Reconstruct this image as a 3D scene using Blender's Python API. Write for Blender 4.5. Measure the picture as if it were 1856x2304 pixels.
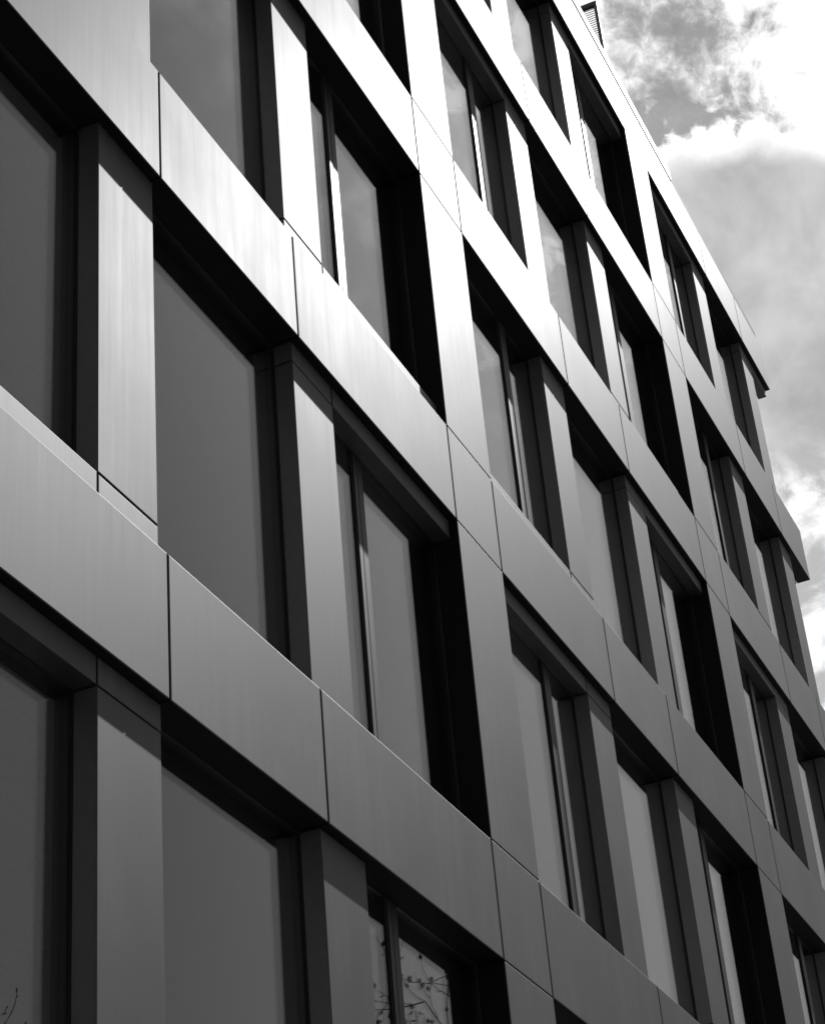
import bpy, bmesh, math, random
from mathutils import Vector, Matrix
random.seed(7)
for o in list(bpy.data.objects): bpy.data.objects.remove(o)
SC = bpy.context.scene
COL = SC.collection

# ------------------------------------------------------------------ camera
YAW, PITCH, ROLL = 1.1908985, 0.5696721, -0.0938336
CAM = Vector((-12.952, -4.808077, -5.146791))
fwd = Vector((math.sin(YAW)*math.cos(PITCH), math.cos(YAW)*math.cos(PITCH), math.sin(PITCH)))
rt0 = Vector((math.cos(YAW), -math.sin(YAW), 0)); up0 = rt0.cross(fwd)
rt = rt0*math.cos(ROLL)+up0*math.sin(ROLL); up = up0*math.cos(ROLL)-rt0*math.sin(ROLL)
cd = bpy.data.cameras.new('camera'); cam = bpy.data.objects.new('camera', cd); COL.objects.link(cam)
m = Matrix((rt, up, -fwd)).transposed().to_4x4(); m.translation = CAM
cam.matrix_world = m
cd.sensor_fit = 'VERTICAL'; cd.sensor_height = 36.0; cd.lens = 36.0*4719.18/2304
cd.clip_start = .05; cd.clip_end = 3000
SC.camera = cam
SC.view_settings.view_transform = 'Standard'; SC.view_settings.look = 'None'
SC.view_settings.gamma = 1; SC.view_settings.use_curve_mapping = False
SC.view_settings.exposure = 0.0
try:
    SC.cycles.max_bounces = 8; SC.cycles.transparent_max_bounces = 12
except Exception: pass

# ------------------------------------------------------------------ sun and sky
SUN = Vector((.7165, -.1375, .684)).normalized()
sl = bpy.data.lights.new('sun', 'SUN'); so = bpy.data.objects.new('sun', sl); COL.objects.link(so)
sl.energy = 3.2; sl.angle = math.radians(.5); sl.color = (1, 1, 1)
so.rotation_euler = SUN.to_track_quat('Z', 'Y').to_euler()
so.location = SUN*60

class G:
    """tiny expression builder for shader maths"""
    def __init__(s, nt): s.nt = nt
    def n(s, t, **k):
        x = s.nt.nodes.new(t)
        for a, b in k.items(): setattr(x, a, b)
        return x
    def put(s, sock, v):
        if isinstance(v, bpy.types.NodeSocket): s.nt.links.new(v, sock)
        else: sock.default_value = v
    def m(s, op, a, b=0., c=0., clamp=False):
        x = s.n('ShaderNodeMath', operation=op, use_clamp=clamp)
        s.put(x.inputs[0], a); s.put(x.inputs[1], b); s.put(x.inputs[2], c)
        return x.outputs[0]
    def add(s, a, b): return s.m('ADD', a, b)
    def sub(s, a, b): return s.m('SUBTRACT', a, b)
    def mul(s, a, b): return s.m('MULTIPLY', a, b)
    def ma(s, a, b, c): return s.m('MULTIPLY_ADD', a, b, c)
    def ss(s, lo, hi, v):
        x = s.n('ShaderNodeMapRange', interpolation_type='SMOOTHSTEP', clamp=True)
        s.put(x.inputs['Value'], v); s.put(x.inputs['From Min'], lo); s.put(x.inputs['From Max'], hi)
        return x.outputs[0]
    def mix(s, a, b, f):
        x = s.n('ShaderNodeMix', data_type='FLOAT')
        s.put(x.inputs[0], f); s.put(x.inputs[2], a); s.put(x.inputs[3], b)
        return x.outputs[0]
    def noise(s, vec, scale, detail=4, rough=.55, dist=0.):
        x = s.n('ShaderNodeTexNoise'); s.nt.links.new(vec, x.inputs['Vector'])
        x.inputs['Scale'].default_value = scale; x.inputs['Detail'].default_value = detail
        x.inputs['Roughness'].default_value = rough; x.inputs['Distortion'].default_value = dist
        return x.outputs[0]
    def dot(s, vec, w):
        x = s.n('ShaderNodeVectorMath', operation='DOT_PRODUCT'); s.nt.links.new(vec, x.inputs[0]); x.inputs[1].default_value = w
        return x.outputs['Value']

W = bpy.data.worlds.new('World'); SC.world = W; W.use_nodes = True
nt = W.node_tree; nt.nodes.clear(); g = G(nt)
tc = g.n('ShaderNodeTexCoord'); D = tc.outputs['Generated']
sky = g.n('ShaderNodeTexSky'); sky.sky_type = 'NISHITA'; sky.sun_disc = False
sky.sun_elevation = math.asin(SUN.z); sky.sun_rotation = math.atan2(SUN.x, SUN.y)
sky.air_density = 1.0; sky.dust_density = .5; sky.ozone_density = 1.0
sep = g.n('ShaderNodeSeparateColor'); nt.links.new(sky.outputs[0], sep.inputs[0])
STR = .10
CLOUD = 1.0
clear = g.mul(sep.outputs[0], .82)            # black-and-white film behind a red filter: the red part of the sky
# clouds: a = degrees to the right, b = degrees up, both measured from the middle of the cloud bank on the sun's side
c0 = Vector((.7700, .1437, .6216)).normalized()
e1 = Vector((.2072, -.9759, -.0310)); e1 = (e1-c0*e1.dot(c0)).normalized(); e2 = e1.cross(c0)
if e2.z < 0: e2 = -e2
W0 = g.dot(D, c0); W0s = g.m('MAXIMUM', W0, .15)
A_ = g.mul(g.m('DIVIDE', g.dot(D, e1), W0s), 57.3)
B_ = g.mul(g.m('DIVIDE', g.dot(D, e2), W0s), 57.3)
n1 = g.noise(D, 34, 10, .60, .35)       # billows
n2 = g.noise(D, 110, 7, .62, .5)         # edges
n3 = g.noise(D, 9, 5, .55)             # broad
n4 = g.noise(D, 14, 5, .5, .3)
# broken bright cloud of the upper sky
billow = g.add(g.mul(g.sub(n1, .5), 2.5), g.mul(g.sub(n2, .5), 1.3))
right = g.ss(.4, 2.4, g.add(A_, g.add(g.mul(g.sub(n4, .5), 3.5), g.mul(g.sub(n1, .5), 3.))))      # solid white towards the sun
top = g.sub(g.sub(3.85, g.mul(A_, .15)), g.mul(g.sub(n1, .5), 2.2))  # ragged lower edge of the broken cloud
gap = g.mul(g.ss(-.15, .25, g.sub(top, B_)), g.sub(1., g.ss(.3, 1.2, A_)))
bias = g.add(g.add(g.ma(right, .85, -.21), g.mul(g.mul(g.ss(1.5, 2.3, g.sub(0., A_)), g.ss(4.8, 6.2, B_)), .9)), g.mul(gap, -.75))
c2 = g.ss(-.45, .55, g.add(billow, bias))
wisp = g.mul(g.sub(n2, .5), 5.0)
base = g.add(3.9, g.add(g.mul(g.sub(n2, .5), 1.6), g.mul(g.mul(g.sub(n1, .5), 4.), g.sub(1., gap))))
upper = g.add(g.mix(base, 10.8, c2), g.mul(wisp, g.mul(g.ss(.1, .5, c2), g.sub(1., right))))
# dark shreds of cloud in front of the white
shred = g.mul(g.ss(.60, .72, g.add(g.mul(n1, .75), g.mul(n2, .25))), g.mul(right, .9))
upper = g.mix(upper, 5.0, shred)
# the large grey bank below with its white rim
dA = g.sub(A_, 1.25)
rim = g.sub(3.62, g.add(g.mul(g.m('SQRT', g.ma(dA, dA, .35)), .43), g.mul(dA, .12)))
edge = g.add(g.sub(rim, B_), g.add(g.mul(g.sub(n2, .5), 1.0), g.mul(g.sub(n1, .5), 1.6)))
soft = g.add(g.sub(g.sub(rim, .22), B_), g.add(g.mul(g.sub(n4, .5), 2.0), g.mul(g.sub(n1, .5), 1.1)))
bank = g.ss(-.06, .20, edge)
grey = g.add(g.ma(g.sub(n4, .5), 11.0, 6.2), g.add(g.mul(g.sub(n3, .5), 4.0), g.mul(g.sub(n1, .5), 2.6)))
grey = g.m('MINIMUM', g.m('MAXIMUM', grey, 4.4), 8.5)
inner = g.mix(11.0, grey, g.ss(.0, .8, soft))
# lower down the bank breaks up again
low = g.ss(5.0, 7.0, g.add(g.sub(-.35, B_), g.add(g.mul(A_, .3), g.mul(g.sub(n4, .5), 2.4))))
inner = g.mix(inner, g.mix(5.2, 11.0, g.ss(.44, .60, g.add(g.mul(n1, .75), g.mul(n4, .25)))), low)
cloudy = g.mix(upper, inner, bank)
# away from the sun the sky clears, only thin scattered cloud is left
sepd = g.n('ShaderNodeSeparateXYZ'); nt.links.new(D, sepd.inputs[0])
side = g.ss(-.19, .0, g.add(sepd.outputs[1], g.mul(g.sub(n3, .5), .12)))
side = g.mul(side, g.ss(.0, .35, sepd.outputs[0]))
scat = g.mul(g.ss(.58, .74, g.add(g.add(g.mul(n1, .5), g.mul(n3, .5)), g.add(g.mul(g.ss(.52, .68, sepd.outputs[2]), .13), g.mul(g.mul(g.ss(-.33, -.20, sepd.outputs[1]), g.ss(.5, .62, sepd.outputs[2])), .09)))), g.mul(.8, g.ss(-.38, -.24, sepd.outputs[1])))
puff = g.mul(g.ss(.50, .60, n1), g.mul(g.mul(g.ss(-.30, -.22, sepd.outputs[1]), g.ss(.0, .2, sepd.outputs[0])), g.ss(.55, .62, sepd.outputs[2])))
away = g.mix(g.mix(clear, 8.0, scat), 11.0, g.mul(puff, .9))
val = g.mix(away, g.mul(cloudy, CLOUD), side)
val = g.mul(val, g.ss(-.12, .02, sepd.outputs[2]))
bg = g.n('ShaderNodeBackground'); bg.inputs['Strength'].default_value = STR
cmb = g.n('ShaderNodeCombineColor')
for i in range(3): nt.links.new(val, cmb.inputs[i])
nt.links.new(cmb.outputs[0], bg.inputs['Color'])
wo = g.n('ShaderNodeOutputWorld'); nt.links.new(bg.outputs[0], wo.inputs[0])

# ------------------------------------------------------------------ materials
def mat(name):
    M = bpy.data.materials.new(name); M.use_nodes = True
    t = M.node_tree; t.nodes.clear()
    k = G(t); out = k.n('ShaderNodeOutputMaterial')
    return M, t, k, out
def grey3(k, v):
    c = k.n('ShaderNodeCombineColor')
    for i in range(3): k.put(c.inputs[i], v)
    return c.outputs[0]
def plain(name, v, rough=.6, metal=0., spec=.5, var=.15, scale=30):
    M, t, k, out = mat(name)
    p = k.n('ShaderNodeBsdfPrincipled'); tcn = k.n('ShaderNodeTexCoord')
    nz = k.noise(tcn.outputs['Object'], scale, 4)
    t.links.new(grey3(k, k.mul(v, k.ma(k.sub(nz, .5), 2*var, 1.))), p.inputs['Base Color'])
    p.inputs['Roughness'].default_value = rough; p.inputs['Metallic'].default_value = metal
    p.inputs['Specular IOR Level'].default_value = spec
    t.links.new(p.outputs[0], out.inputs[0])
    return M

def anodised(name, base, rough, seed):
    """satin anodised sheet: fine vertical drawing lines, faint rain streaks and cloudy handling marks"""
    M, t, k, out = mat(name)
    p = k.n('ShaderNodeBsdfPrincipled'); tcn = k.n('ShaderNodeTexCoord'); oi = k.n('ShaderNodeObjectInfo')
    off = k.n('ShaderNodeVectorMath', operation='SCALE'); off.inputs[0].default_value = (37, 11, 53)
    t.links.new(oi.outputs['Random'], off.inputs['Scale'])
    def coords(sx, sy, sz):
        mp = k.n('ShaderNodeVectorMath', operation='MULTIPLY'); t.links.new(tcn.outputs['Object'], mp.inputs[0]); mp.inputs[1].default_value = (sx, sy, sz)
        ad = k.n('ShaderNodeVectorMath', operation='ADD'); t.links.new(mp.outputs[0], ad.inputs[0]); t.links.new(off.outputs[0], ad.inputs[1])
        return ad.outputs[0]
    fine = k.noise(coords(90, 90, 1.6), 1, 3, .6)
    streak = k.noise(coords(14, 14, .55), 1, 5, .6)
    cloud = k.noise(coords(1.6, 1.6, 1.2), 1, 5, .55)
    grain = k.noise(coords(160, 160, 160), 1, 1, .5)
    s = k.add(k.add(k.mul(k.sub(fine, .5), .14), k.mul(k.mul(k.sub(streak, .5), k.ma(k.ss(.35, .65, cloud), .75, .12)), .8)), k.add(k.mul(k.sub(cloud, .5), .62), k.mul(k.sub(grain, .5), .22)))
    s = k.add(s, k.mul(k.sub(oi.outputs['Random'], .5), .12))
    t.links.new(grey3(k, k.mul(base, k.add(1., s))), p.inputs['Base Color'])
    k.put(p.inputs['Roughness'], k.add(rough, k.add(k.mul(k.sub(streak, .5), .08), k.mul(k.sub(cloud, .5), .10))))
    p.inputs['Metallic'].default_value = 1.0
    b = k.n('ShaderNodeBump'); b.inputs['Strength'].default_value = .02; b.inputs['Distance'].default_value = .01
    t.links.new(fine, b.inputs['Height']); t.links.new(b.outputs[0], p.inputs['Normal'])
    t.links.new(p.outputs[0], out.inputs[0])
    return M
METAL = anodised('anodised_aluminium', .10, .58, 0)
METAL_PIER_SHADE = anodised('anodised_aluminium_pier_shaded', .088, .575, 3)  # same metal darkened: slight shade on the recessed piers put into its colour
METAL_SILL = anodised('anodised_aluminium_sill', .145, .57, 1)
DARK = plain('dark_bronze_frame', .010, .45, 0., .4, .2)
LINER = plain('dark_liner_sheet', .008, .55, 0., .15, .2)
MULL = anodised('satin_mullion_profile', .055, .50, 2)
SIDE_LIFT = plain('brightened_pier_side', .23, .5, 1., .5, .12, 12)  # pier metal with its base colour raised to brighten the shaded sides
RETURN = plain('black_return_edge_shaded', .006, .6, 0., .12, .2)  # dark returns, colour lowered further for the shade in recesses and under bands
GASKET_SHADE = plain('black_gasket_and_shade', .012, .7, 0., .2)  # sealing strips, and dark strips in place of gap and side shade
DARK_ROOM = plain('dark_room_sheet', .012, .8, 0., .2, .06, 60)  # near black, stands in for the darkness of the rooms
SLAT = plain('blind_slat', .11, .6, 0., .3, .06, 60)
REVEAL = plain('inner_reveal_board', .32, .8, 0., .2, .1)
CORE = plain('dark_backing_board', .015, .9, 0., .1)
BARK = plain('bark', .045, .9, 0., .1, .4, 12)
LEAF = plain('young_leaf', .06, .6, 0., .3, .4, 8)
TWIG = plain('twig_bark', .035, .8, 0., .2, .4, 60)
GROUND = plain('pale_paving', .24, .9, 0., .2, .3, 40)
SCREENM = plain('dark_painted_steel', .06, .5, .3, .4, .2)

def glass_mat():
    M, t, k, out = mat('window_glass')
    lw = k.n('ShaderNodeLayerWeight'); lw.inputs['Blend'].default_value = .5
    f = k.m('POWER', lw.outputs['Facing'], 5.0)
    f = k.m('MINIMUM', k.mul(k.ma(f, .96, .04), 1.0), 1.0)
    tr = k.n('ShaderNodeBsdfTransparent'); tr.inputs[0].default_value = (.94, .94, .94, 1)
    gl = k.n('ShaderNodeBsdfGlossy'); gl.inputs['Roughness'].default_value = .0; gl.inputs[0].default_value = (.95, .95, .95, 1)
    mx = k.n('ShaderNodeMixShader'); t.links.new(f, mx.inputs[0]); t.links.new(tr.outputs[0], mx.inputs[1]); t.links.new(gl.outputs[0], mx.inputs[2])
    t.links.new(mx.outputs[0], out.inputs[0])
    return M
GLASS = glass_mat()

# ------------------------------------------------------------------ mesh helpers
def add_box(bm, x0, x1, y0, y1, z0, z1, bev=0., seg=2, two=False):
    b2 = bmesh.new()
    r = bmesh.ops.create_cube(b2, size=1)
    bmesh.ops.scale(b2, vec=(x1-x0, y1-y0, z1-z0), verts=b2.verts)
    bmesh.ops.translate(b2, vec=((x0+x1)/2, (y0+y1)/2, (z0+z1)/2), verts=b2.verts)
    if bev:
        ed = [e for e in b2.edges if all(abs(v.co.y-y0) < 1e-5 for v in e.verts)]
        bmesh.ops.bevel(b2, geom=ed, offset=bev, segments=seg, profile=.5, affect='EDGES')
    if two:
        b2.normal_update()
        for f in b2.faces:
            if f.normal.y > -.05: f.material_index = 1
    me = bpy.data.meshes.new('t'); b2.to_mesh(me); b2.free()
    bm.from_mesh(me); bpy.data.meshes.remove(me)
CACHE = {}
def mesh_of(key, mat_, fn, mat2=None):
    if key in CACHE: return CACHE[key]
    bm = bmesh.new(); fn(bm); me = bpy.data.meshes.new(key[0]); bm.to_mesh(me); bm.free()
    me.materials.append(mat_)
    if mat2: me.materials.append(mat2)
    CACHE[key] = me
    return me
def link(name, me, parent=None, loc=(0, 0, 0)):
    o = bpy.data.objects.new(name, me); COL.objects.link(o)
    if parent: o.parent = parent
    o.location = loc
    return o
def empty(name, loc=(0, 0, 0)):
    o = bpy.data.objects.new(name, None); o.empty_display_size = .3; COL.objects.link(o); o.location = loc
    return o
def tag(o, label=None, cat=None, group=None, kind=None):
    if label: o['label'] = label
    if cat: o['category'] = cat
    if group: o['group'] = group
    if kind: o['kind'] = kind
def panel(name, mt, parent, x0, x1, y0, y1, z0, z1, bev=.005):
    """one sheet-metal cassette with its origin at its lower left front corner; alike ones share a mesh"""
    key = (name, mt.name, round(x1-x0, 3), round(y1-y0, 3), round(z1-z0, 3), bev)
    m2 = {'flush_pier': RETURN, 'spandrel_panel': RETURN, 'recessed_pier': SIDE_LIFT, 'pier_head_panel': SIDE_LIFT}.get(name)   # returned edges: black deepened for recess shade, or sheet brightened on shaded sides
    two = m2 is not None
    me = mesh_of(key, mt, lambda bm: add_box(bm, 0, x1-x0, 0, y1-y0, 0, z1-z0, bev, 2, two), m2)
    return link(name, me, parent, (x0, y0, z0))

# ------------------------------------------------------------------ ground
bm = bmesh.new()
N = 24
for i in range(N+1):
    for j in range(N+1):
        bm.verts.new(((i/N-.5)*1600, (j/N-.5)*1600, -6.75))
bm.verts.ensure_lookup_table()
for i in range(N):
    for j in range(N):
        a = i*(N+1)+j; bm.faces.new((bm.verts[a], bm.verts[a+N+1], bm.verts[a+N+2], bm.verts[a+1]))
me = bpy.data.meshes.new('ground'); bm.to_mesh(me); bm.free(); me.materials.append(GROUND)
tag(link('ground', me), kind='structure')

# ------------------------------------------------------------------ the office building
H, HB, HE = 3.6, .8923, .8593         # storey height, spandrel height, parapet band height
BAY, FW = 8.1409, .9264               # bay length, width of the flush pier
N1, N2 = 3.6211, 5.4549               # spandrel joints inside a bay
P1L, P1R, P2L, P2R = 3.020, 3.637, 5.478, 6.0835
END = 15.135
DP, DS, DG = .068, .2017, .2145       # recessed pier face, depth of the cassettes, glass
J = .009                              # half a joint
BASE, HEAD = 1.10, 3.438
BAYS = (-2, -1, 0, 1); ROWS = (-1, 0, 1, 2, 3, 4)

bld = empty('office_building', (0, 0, -6.75))
tag(bld, 'office block with satin metal bands and piers framing deep dark windows', 'building')
class R_: pass
def at0(o): return o
root_off = Vector((0, 0, 6.75))
def P_(name, mt, x0, x1, y0, y1, z0, z1, bev=.005, parent=None):
    if parent is None:
        return panel(name, mt, bld, x0, x1, y0, y1, z0+6.75, z1+6.75, bev)
    return panel(name, mt, parent, x0, x1, y0, y1, z0, z1, bev)

xs = []
for b in BAYS: xs += [b*BAY, b*BAY+FW, b*BAY+N1, b*BAY+N2]
xs.append(END)
X0 = BAYS[0]*BAY
for k in (-1, 0, 1, 2, 3, 4):
    z0 = k*H; z1 = z0+(HE if k == 4 else HB)
    for i in range(len(xs)-1):
        a = xs[i]+J; b = xs[i+1]-(J if i < len(xs)-2 else 0)
        P_('spandrel_panel', METAL, a, b, 0, DS, z0, z1, .006)
    # the dark structure behind the cassettes
    P_('spandrel_backing', CORE, X0, P2R+BAY-.02, .262, .62, z0+.004, z1-.004, 0)
    P_('soffit_liner', LINER, P2R+BAY, END-.03, .215, 2.0, z0+.02, z1-.02, 0)
    P_('return_panel', METAL, END-DS, END, .215, 2.0, z0, z1, 0)
# roof and the walls behind
P_('roof_slab', CORE, X0, P2R+BAY-.05, .63, 9.0, 14.6, 15.15, 0)
P_('side_wall', METAL, P2R+BAY-.25, P2R+BAY-.03, .66, 9.0, -6.75, 14.55, 0)
P_('rear_wall', CORE, X0, P2R+BAY-.3, 8.8, 9.0, -6.75, 14.55, 0)
P_('plinth_wall', METAL, X0, P2R+BAY, .1, .5, -6.75, -3.62, .006)
# parapet capping
P_('parapet_shadow_gap', GASKET_SHADE, X0, 10.55, .004, .3, 4*H+HE+.002, 15.318, 0)  # solid black strip standing in for the shadow gap under the coping
P_('coping', METAL_SILL, X0, 10.55, -.004, .32, 15.32, 15.512, .006)
P_('coping_edge', GASKET_SHADE, 10.553, 14.85, .004, .3, 4*H+HE+.002, 15.383, 0)

# which window heads carry a lowered head panel and which feet a base panel; (storey, bay): left unit, right unit
UN = {(0, -1): 'HB', (0, 0): 'BH', (0, 1): 'HB', (1, -1): 'BH', (1, 0): 'HB', (1, 1): 'BB', (2, -1): 'HB', (2, 0): 'BH', (2, 1): 'HB',
      (3, -1): 'HN', (3, 0): 'HB', (3, 1): 'BN', (4, -1): 'HB', (4, 0): 'BH', (4, 1): 'HH'}
G_ = .008
def unit(s, b):
    return UN.get((s, b)) or ('HB' if (s+b) % 2 else 'BH')

def opening(win_kind, xl, xr, zlo, zhi, slats=False, mull=None):
    """window: deep liner frame (the part), its panes, mullion, blind slats or dark room sheet and inner reveal (sub-parts); z from the storey's zero"""
    w = xr-xl; h = zhi-zlo
    key = ('window', win_kind, round(w, 3), round(h, 3))
    e = .006
    fl, fr, ft, fb = e, w-e, h-e, e
    def frame(bm):
        f0, f1 = .2045, .2595
        add_box(bm, -.03, fl, f0, f1, -.03, h+.03)
        add_box(bm, fr, w+.03, f0, f1, -.03, h+.03)
        add_box(bm, fl, fr, f0+.001, f1-.001, ft, h+.03)
        add_box(bm, fl, fr, f0+.001, f1-.001, -.03, fb)
    win = link('window', mesh_of(key, DARK, frame), bld, (xl, 0, zlo+6.75))
    pans = [(fl, fr)]
    if mull:
        m0, m1 = mull[0]-xl, mull[1]-xl
        pans = [(fl, m0), (m1, fr)]
        def mul(bm):
            mid = m0+(m1-m0)*.42
            add_box(bm, m0, mid-.007, .196, .25, fb, ft, .002, 1)
            add_box(bm, mid+.007, m1, .199, .25, fb, ft, .002, 1)
        mid_ = m0+(m1-m0)*.42
        link('mullion', mesh_of(('mullion', round(m0, 3), round(m1, 3), round(h, 3)), MULL, mul), win)
        def gk(bm):
            add_box(bm, m0-.02, m0-.001, .204, .25, fb, ft)  # dark strip painted in for the shaded left side of the mullion
            add_box(bm, mid_-.0065, mid_+.0065, .206, .249, fb, ft)
        link('gasket_and_side_shade', mesh_of(('gasket_and_side_shade', round(m0, 3), round(h, 3)), GASKET_SHADE, gk), win)
    for (a, c) in pans:
        # insulated double glazing: an outer and an inner sheet
        link('pane', mesh_of(('pane', round(a, 3), round(c, 3), round(h, 3)), GLASS, lambda bm: add_box(bm, a, c, DG, DG+.006, fb, ft)), win)
        link('inner_pane', mesh_of(('inner_pane', round(a, 3), round(c, 3), round(h, 3)), GLASS, lambda bm: add_box(bm, a, c, DG+.024, DG+.030, fb, ft)), win)
    if not slats:
        link('dark_room_backdrop', mesh_of(('dark_room_backdrop',)+key, DARK_ROOM, lambda bm: add_box(bm, fl-.05, fr+.05, .330, .334, fb-.05, ft+.05)), win)  # dark sheet standing in for the unlit room behind the glass
    else:
        pitch = .06; n = int((ft-fb)/pitch)
        def sl_(bm):
            vs = [bm.verts.new(v) for v in ((fl-.03, .318, 0), (fr+.03, .318, 0), (fr+.03, .314, .030), (fl-.03, .314, .030), (fr+.03, .3165, .0575), (fl-.03, .3165, .0575),
                                            (fl-.03, .322, 0), (fr+.03, .322, 0), (fr+.03, .318, .0575), (fl-.03, .318, .0575))]
            for q in ((0, 1, 2, 3), (3, 2, 4, 5), (7, 6, 9, 8), (0, 6, 7, 1), (5, 4, 8, 9)): bm.faces.new([vs[i] for i in q])
        ms = mesh_of(('blind_slat', round(w, 3)), SLAT, sl_)
        for i in range(n): link('blind_slat', ms, win, (0, 0, fb+.003+i*pitch))
        link('blind_backing', mesh_of(('blind_backing',)+key, DARK_ROOM, lambda bm: add_box(bm, fl-.05, fr+.05, .345, .349, fb-.05, ft+.05)), win)
    return win

for s in ROWS[:-1]+(4,):
    if s == 4: continue
for s in range(-1, 5):
    # storey s lies between band s-1 (below) and band s (above); its zero is the underside of band s-1
    zf = (s-1)*H; zlo = zf+HB; zhi = zf+H
    if s == -1: zlo = -6.75+.6
    for b in BAYS:
        x = b*BAY; u = unit(s, b)
        # flush pier
        P_('flush_pier', METAL, x+J, x+FW-.0, 0, DS, zlo+.012, zhi-.012, .005)
        P_('pier_liner', LINER, x+.004, x+FW-.004, .262, .60, zlo+.002, zhi-.002, 0)
        last = (b == 1)
        for side in (0, 1):
            c = u[side]
            pl, pr = (P1L, P1R) if side == 0 else (P2L, P2R)
            wl, wr = (FW, P1L) if side == 0 else (P2R, BAY if not last else END-BAY-DP)
            plo, phi = zlo-.004, zhi-.006
            if c == 'B' and s > -1: plo = zf+BASE+G_
            if c == 'H': phi = zf+HEAD-G_
            P_('recessed_pier', METAL_PIER_SHADE, x+pl, x+pr, DP, DS, plo, phi, .006)
            P_('pier_liner', LINER, x+pl+.003, x+pr-.003, .262, .60, zlo+.002, zhi-.002, 0)
            if c == 'B' and s > -1:
                P_('pier_base_panel', METAL_SILL, x+pl+(.009 if side == 0 else 0), x+pr-(.009 if side else 0), DP, DS, zlo-.05, zf+BASE-G_, .004)
                if side == 0: P_('sill_panel', METAL_SILL, x+wl+.004, x+wr-.009, DP, DS, zlo-.05, zf+BASE, .004)
                elif not last: P_('sill_panel', METAL_SILL, x+pr+.009, x+wr-.004, DP, DS, zlo-.05, zf+BASE, .004)
            if c == 'H':
                P_('pier_head_panel', METAL, x+pl+(.009 if side == 0 else 0), x+pr-(.009 if side else 0), DP, DS, zf+HEAD+G_*.5, zhi-.004, .004)
                if side == 0:
                    P_('head_panel', METAL, x+wl+.004, x+wr-.009, DP, DS, zf+HEAD, zhi-.004, .004)
                    P_('head_liner', LINER, x+wl+.006, x+wr-.002, .262, .32, zf+HEAD+.004, zhi-.004, 0)
                else:
                    P_('head_panel', METAL, x+pr+.009, x+wr-.004, DP, DS, zf+HEAD, zhi-.004, .004)
                    if not last: P_('head_liner', LINER, x+pr+.002, x+wr-.006, .262, .32, zf+HEAD+.004, zhi-.004, 0)
        # windows
        def zr(c):
            lo = zf+BASE if (c == 'B' and s > -1) else zlo
            hi = zf+HEAD if c == 'H' else zhi
            return lo, hi
        lo, hi = zr(u[0])
        opening('left', x+FW, x+P1L, lo, hi, (s, b) in ((0, -1), (1, -1)), (x+2.245, x+2.40) if b > -1 else None)
        opening('middle', x+P1R, x+P2L, zlo, zhi, False, None)
        if not last:
            lo, hi = zr(u[1])
            opening('right', x+P2R, x+BAY, lo, hi, False, (x+BAY-1.48, x+BAY-1.325))

# ------------------------------------------------------------------ rooftop screen
scr = empty('rooftop_screen', (9.56, .4, 15.15))
tag(scr, 'dark slatted metal screen standing on the roof edge above the parapet', 'screen')
zt = 18.35-15.15
link('post', mesh_of(('post',), SCREENM, lambda bm: add_box(bm, -.03, .03, 0, .05, 0, zt)), scr)
link('post', CACHE[('post',)], scr, (0, 2.35, 0))
link('top_rail', mesh_of(('top_rail',), SCREENM, lambda bm: add_box(bm, -.032, .032, .05, 2.35, zt-.075, zt)), scr)
link('bottom_rail', mesh_of(('bottom_rail',), SCREENM, lambda bm: add_box(bm, -.032, .032, .05, 2.35, .1, .15)), scr)
ms = mesh_of(('slat',), SCREENM, lambda bm: add_box(bm, -.003, .003, .05, 2.35, 0, .010))
zz = zt-.125
while zz > .2:
    link('slat', ms, scr, (0, 0, zz)); zz -= .046

# ------------------------------------------------------------------ trees
def tube(bm, pts, rads, n=6):
    rings = []
    for i, p in enumerate(pts):
        d = (pts[min(i+1, len(pts)-1)]-pts[max(i-1, 0)]).normalized()
        a = d.orthogonal().normalized(); c = d.cross(a)
        rings.append([bm.verts.new(p+(a*math.cos(t)+c*math.sin(t))*rads[i]) for t in [2*math.pi*j/n for j in range(n)]])
    for r0, r1 in zip(rings, rings[1:]):
        for j in range(n): bm.faces.new((r0[j], r0[(j+1) % n], r1[(j+1) % n], r1[j]))
    bm.faces.new(list(reversed(rings[0]))); bm.faces.new(rings[-1])

def leaf(bm, p, d, size):
    s = d.orthogonal().normalized()*size*.32
    nrm = d.cross(s).normalized()*size*.12
    vs = [bm.verts.new(q) for q in (p, p+d*size*.5+s+nrm, p+d*size, p+d*size*.5-s+nrm)]
    bm.faces.new(vs[:3]); bm.faces.new((vs[0], vs[2], vs[3]))

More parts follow.
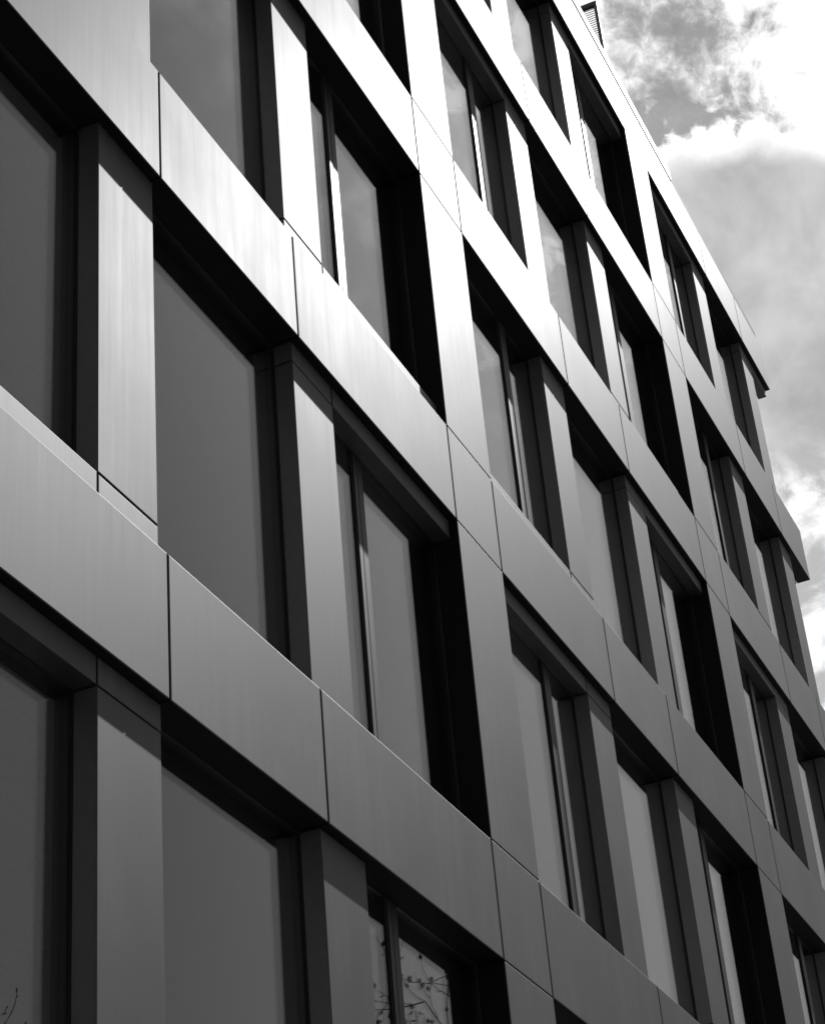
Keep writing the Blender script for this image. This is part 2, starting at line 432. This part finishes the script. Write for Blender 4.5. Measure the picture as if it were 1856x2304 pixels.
def big_tree(name, base, height, label, seed, spread=.95):
    rnd = random.Random(seed)
    t = empty(name, base); tag(t, label, 'tree')
    bt, bb, bl = bmesh.new(), bmesh.new(), bmesh.new()
    mid, rx, rz = height*.68, height*.22, height*.34
    def inside(p): return (p.x/rx)**2+(p.y/rx)**2+((p.z-mid)/rz)**2 < 1
    def rv(k): return Vector((rnd.uniform(-1, 1), rnd.uniform(-1, 1), rnd.uniform(-1, 1)))*k
    zmax = [0.]
    def grow(p, d, L, r, lvl):
        n = 5; pts = [p]; q = p.copy(); dd = d.copy()
        wob = (.05, .22, .26, .28, .25, .2)[lvl]
        for i in range(n):
            dd = (dd+rv(wob)+Vector((0, 0, (.0, .10, .07, .05, .08, .05)[lvl]))).normalized(); q = q+dd*L/n; pts.append(q.copy())
        zmax[0] = max(zmax[0], q.z)
        tube(bt if lvl == 0 else bb, pts, [r*(1-.45*i/n) for i in range(n+1)], (9, 7, 6, 5, 4, 3)[lvl])
        if lvl >= 4:
            for _ in range(5 if lvl == 5 else 2):
                if rnd.random() < .6:
                    a = pts[rnd.randint(2, n)]; leaf(bl, a, (dd+rv(.9)).normalized(), rnd.uniform(.08, .15))
        if lvl < 5:
            for i in range((8, 7, 5, 4, 3)[lvl]):
                a = pts[rnd.randint(1 if lvl else 3, n)] if i else pts[-1]
                nd = (dd+rv(spread)).normalized()
                if nd.z < .05: nd.z = .05+rnd.random()*.3
                nl = L*rnd.uniform(.5, .75)
                if lvl >= 1 and not inside(a+nd.normalized()*nl): nl *= .45
                if lvl >= 2 and not inside(a+nd.normalized()*nl): continue
                grow(a, nd.normalized(), nl, max(r*.5*rnd.uniform(.75, 1.05), .009), lvl+1)
    grow(Vector((0, 0, 0)), Vector((0, 0, 1)), height*.42, height*.017, 0)
    top = max(v.co.z for v in bb.verts)
    for b in (bt, bb, bl): bmesh.ops.scale(b, vec=(1, 1, height/top), verts=b.verts)
    for nm, b, mt in (('trunk', bt, BARK), ('branches', bb, BARK), ('foliage', bl, LEAF)):
        me = bpy.data.meshes.new(nm); b.to_mesh(me); b.free(); me.materials.append(mt)
        o = link(nm, me, t)
        if nm != 'trunk': o['kind'] = 'stuff'
    return t
big_tree('street_tree', (19.7, -8.4, -6.75), 15.3, 'thinly leafed tree mirrored as bare branches in a lower window', 11)

# slender sapling whose budding tips rise into the lower left of the view
def px(x, y, t):
    d = rt*((x-928)/4719.18)+up*(-(y-1152)/4719.18)+fwd
    return CAM+d.normalized()*t
sap = empty('sapling', (0, 0, 0))
T = 3.6
foot = px(-20, 2330, T); foot.z = -6.75
sap.location = foot
tag(sap, 'slender budding sapling with bare twigs in front of the lower left window', 'sapling')
bs, bb, bu = bmesh.new(), bmesh.new(), bmesh.new()
L_ = lambda p: p-foot
def bud(p, d, ln, r):
    d = d.normalized(); tube(bu, [p, p+d*ln*.3, p+d*ln*.6, p+d*ln*.88, p+d*ln], [r*.45, r*.95, r, r*.55, r*.1], 6)
mm = T/4719.18
fork = px(-6, 2345, T+.02)
tube(bs, [Vector((0, 0, 0)), Vector((.03, .01, 1.1)), Vector((-.02, -.015, 1.9)), L_(fork)], [.016, .012, .008, .0026], 8)
tw = [fork, px(11, 2304, T), px(20, 2290, T), px(26.5, 2278, T), px(33.3, 2262, T-.004), px(38, 2243, T-.006), px(38.6, 2230, T-.006)]
tube(bb, [L_(p) for p in tw], [1.5*mm*1.0, 1.25*mm, 1.15*mm, 1.1*mm, .95*mm, .9*mm, .8*mm], 6)
bud(L_(px(38.3, 2233, T-.006)), up*1.0+rt*.02, 10.5*mm, 2.4*mm)
bud(L_(px(38.2, 2244, T-.006)), up*.5+rt*.55, 5.2*mm, 1.4*mm)
bud(L_(px(33.3, 2264, T-.004)), up*.6+rt*.2, 4*mm, 1.4*mm)
bud(L_(px(26.3, 2280, T)), up*.5+rt*.3, 4.5*mm, 1.5*mm)
tw2 = [fork, px(-14, 2300, T+.02), px(0, 2285.5, T+.03), px(7, 2282, T+.03), px(12, 2275, T+.03), px(17, 2267, T+.03)]
tube(bb, [L_(p) for p in tw2], [1.4*mm, 1.2*mm, 1.1*mm, 1.1*mm, 1.0*mm, .9*mm], 6)
bud(L_(px(15.5, 2269, T+.03)), up*.9+rt*.5, 6.5*mm, 1.8*mm)
bud(L_(px(8.5, 2282, T+.03)), up*.35+rt*1.0, 9*mm, 1.7*mm)
tw3 = [L_(fork), L_(px(40, 2335, T-.03)), L_(px(58, 2304, T-.03))]
tube(bb, tw3, [1.4*mm, 1.1*mm, .9*mm], 6)
bud(L_(px(57.7, 2305, T-.03)), up*1.0+rt*.3, 6.5*mm, 1.9*mm)
rnd = random.Random(5)
for i in range(14):                                   # lower twigs, below the view
    z = rnd.uniform(.8, 2.2); a = rnd.uniform(0, 6.28); d = Vector((math.cos(a), math.sin(a), .9)).normalized()
    p = Vector((0, 0, z)); e = p+d*rnd.uniform(.15, .35)
    tube(bb, [p, (p+e)/2+Vector((0, 0, -.01)), e], [.003, .002, .0012], 5); bud(e, d+Vector((0, 0, .4)), .009, .0018)
for nm, b in (('stem', bs), ('twigs', bb), ('buds', bu)):
    me = bpy.data.meshes.new(nm); b.to_mesh(me); b.free(); me.materials.append(TWIG); ob = link(nm, me, sap)
    if nm == 'buds': ob['kind'] = 'stuff'
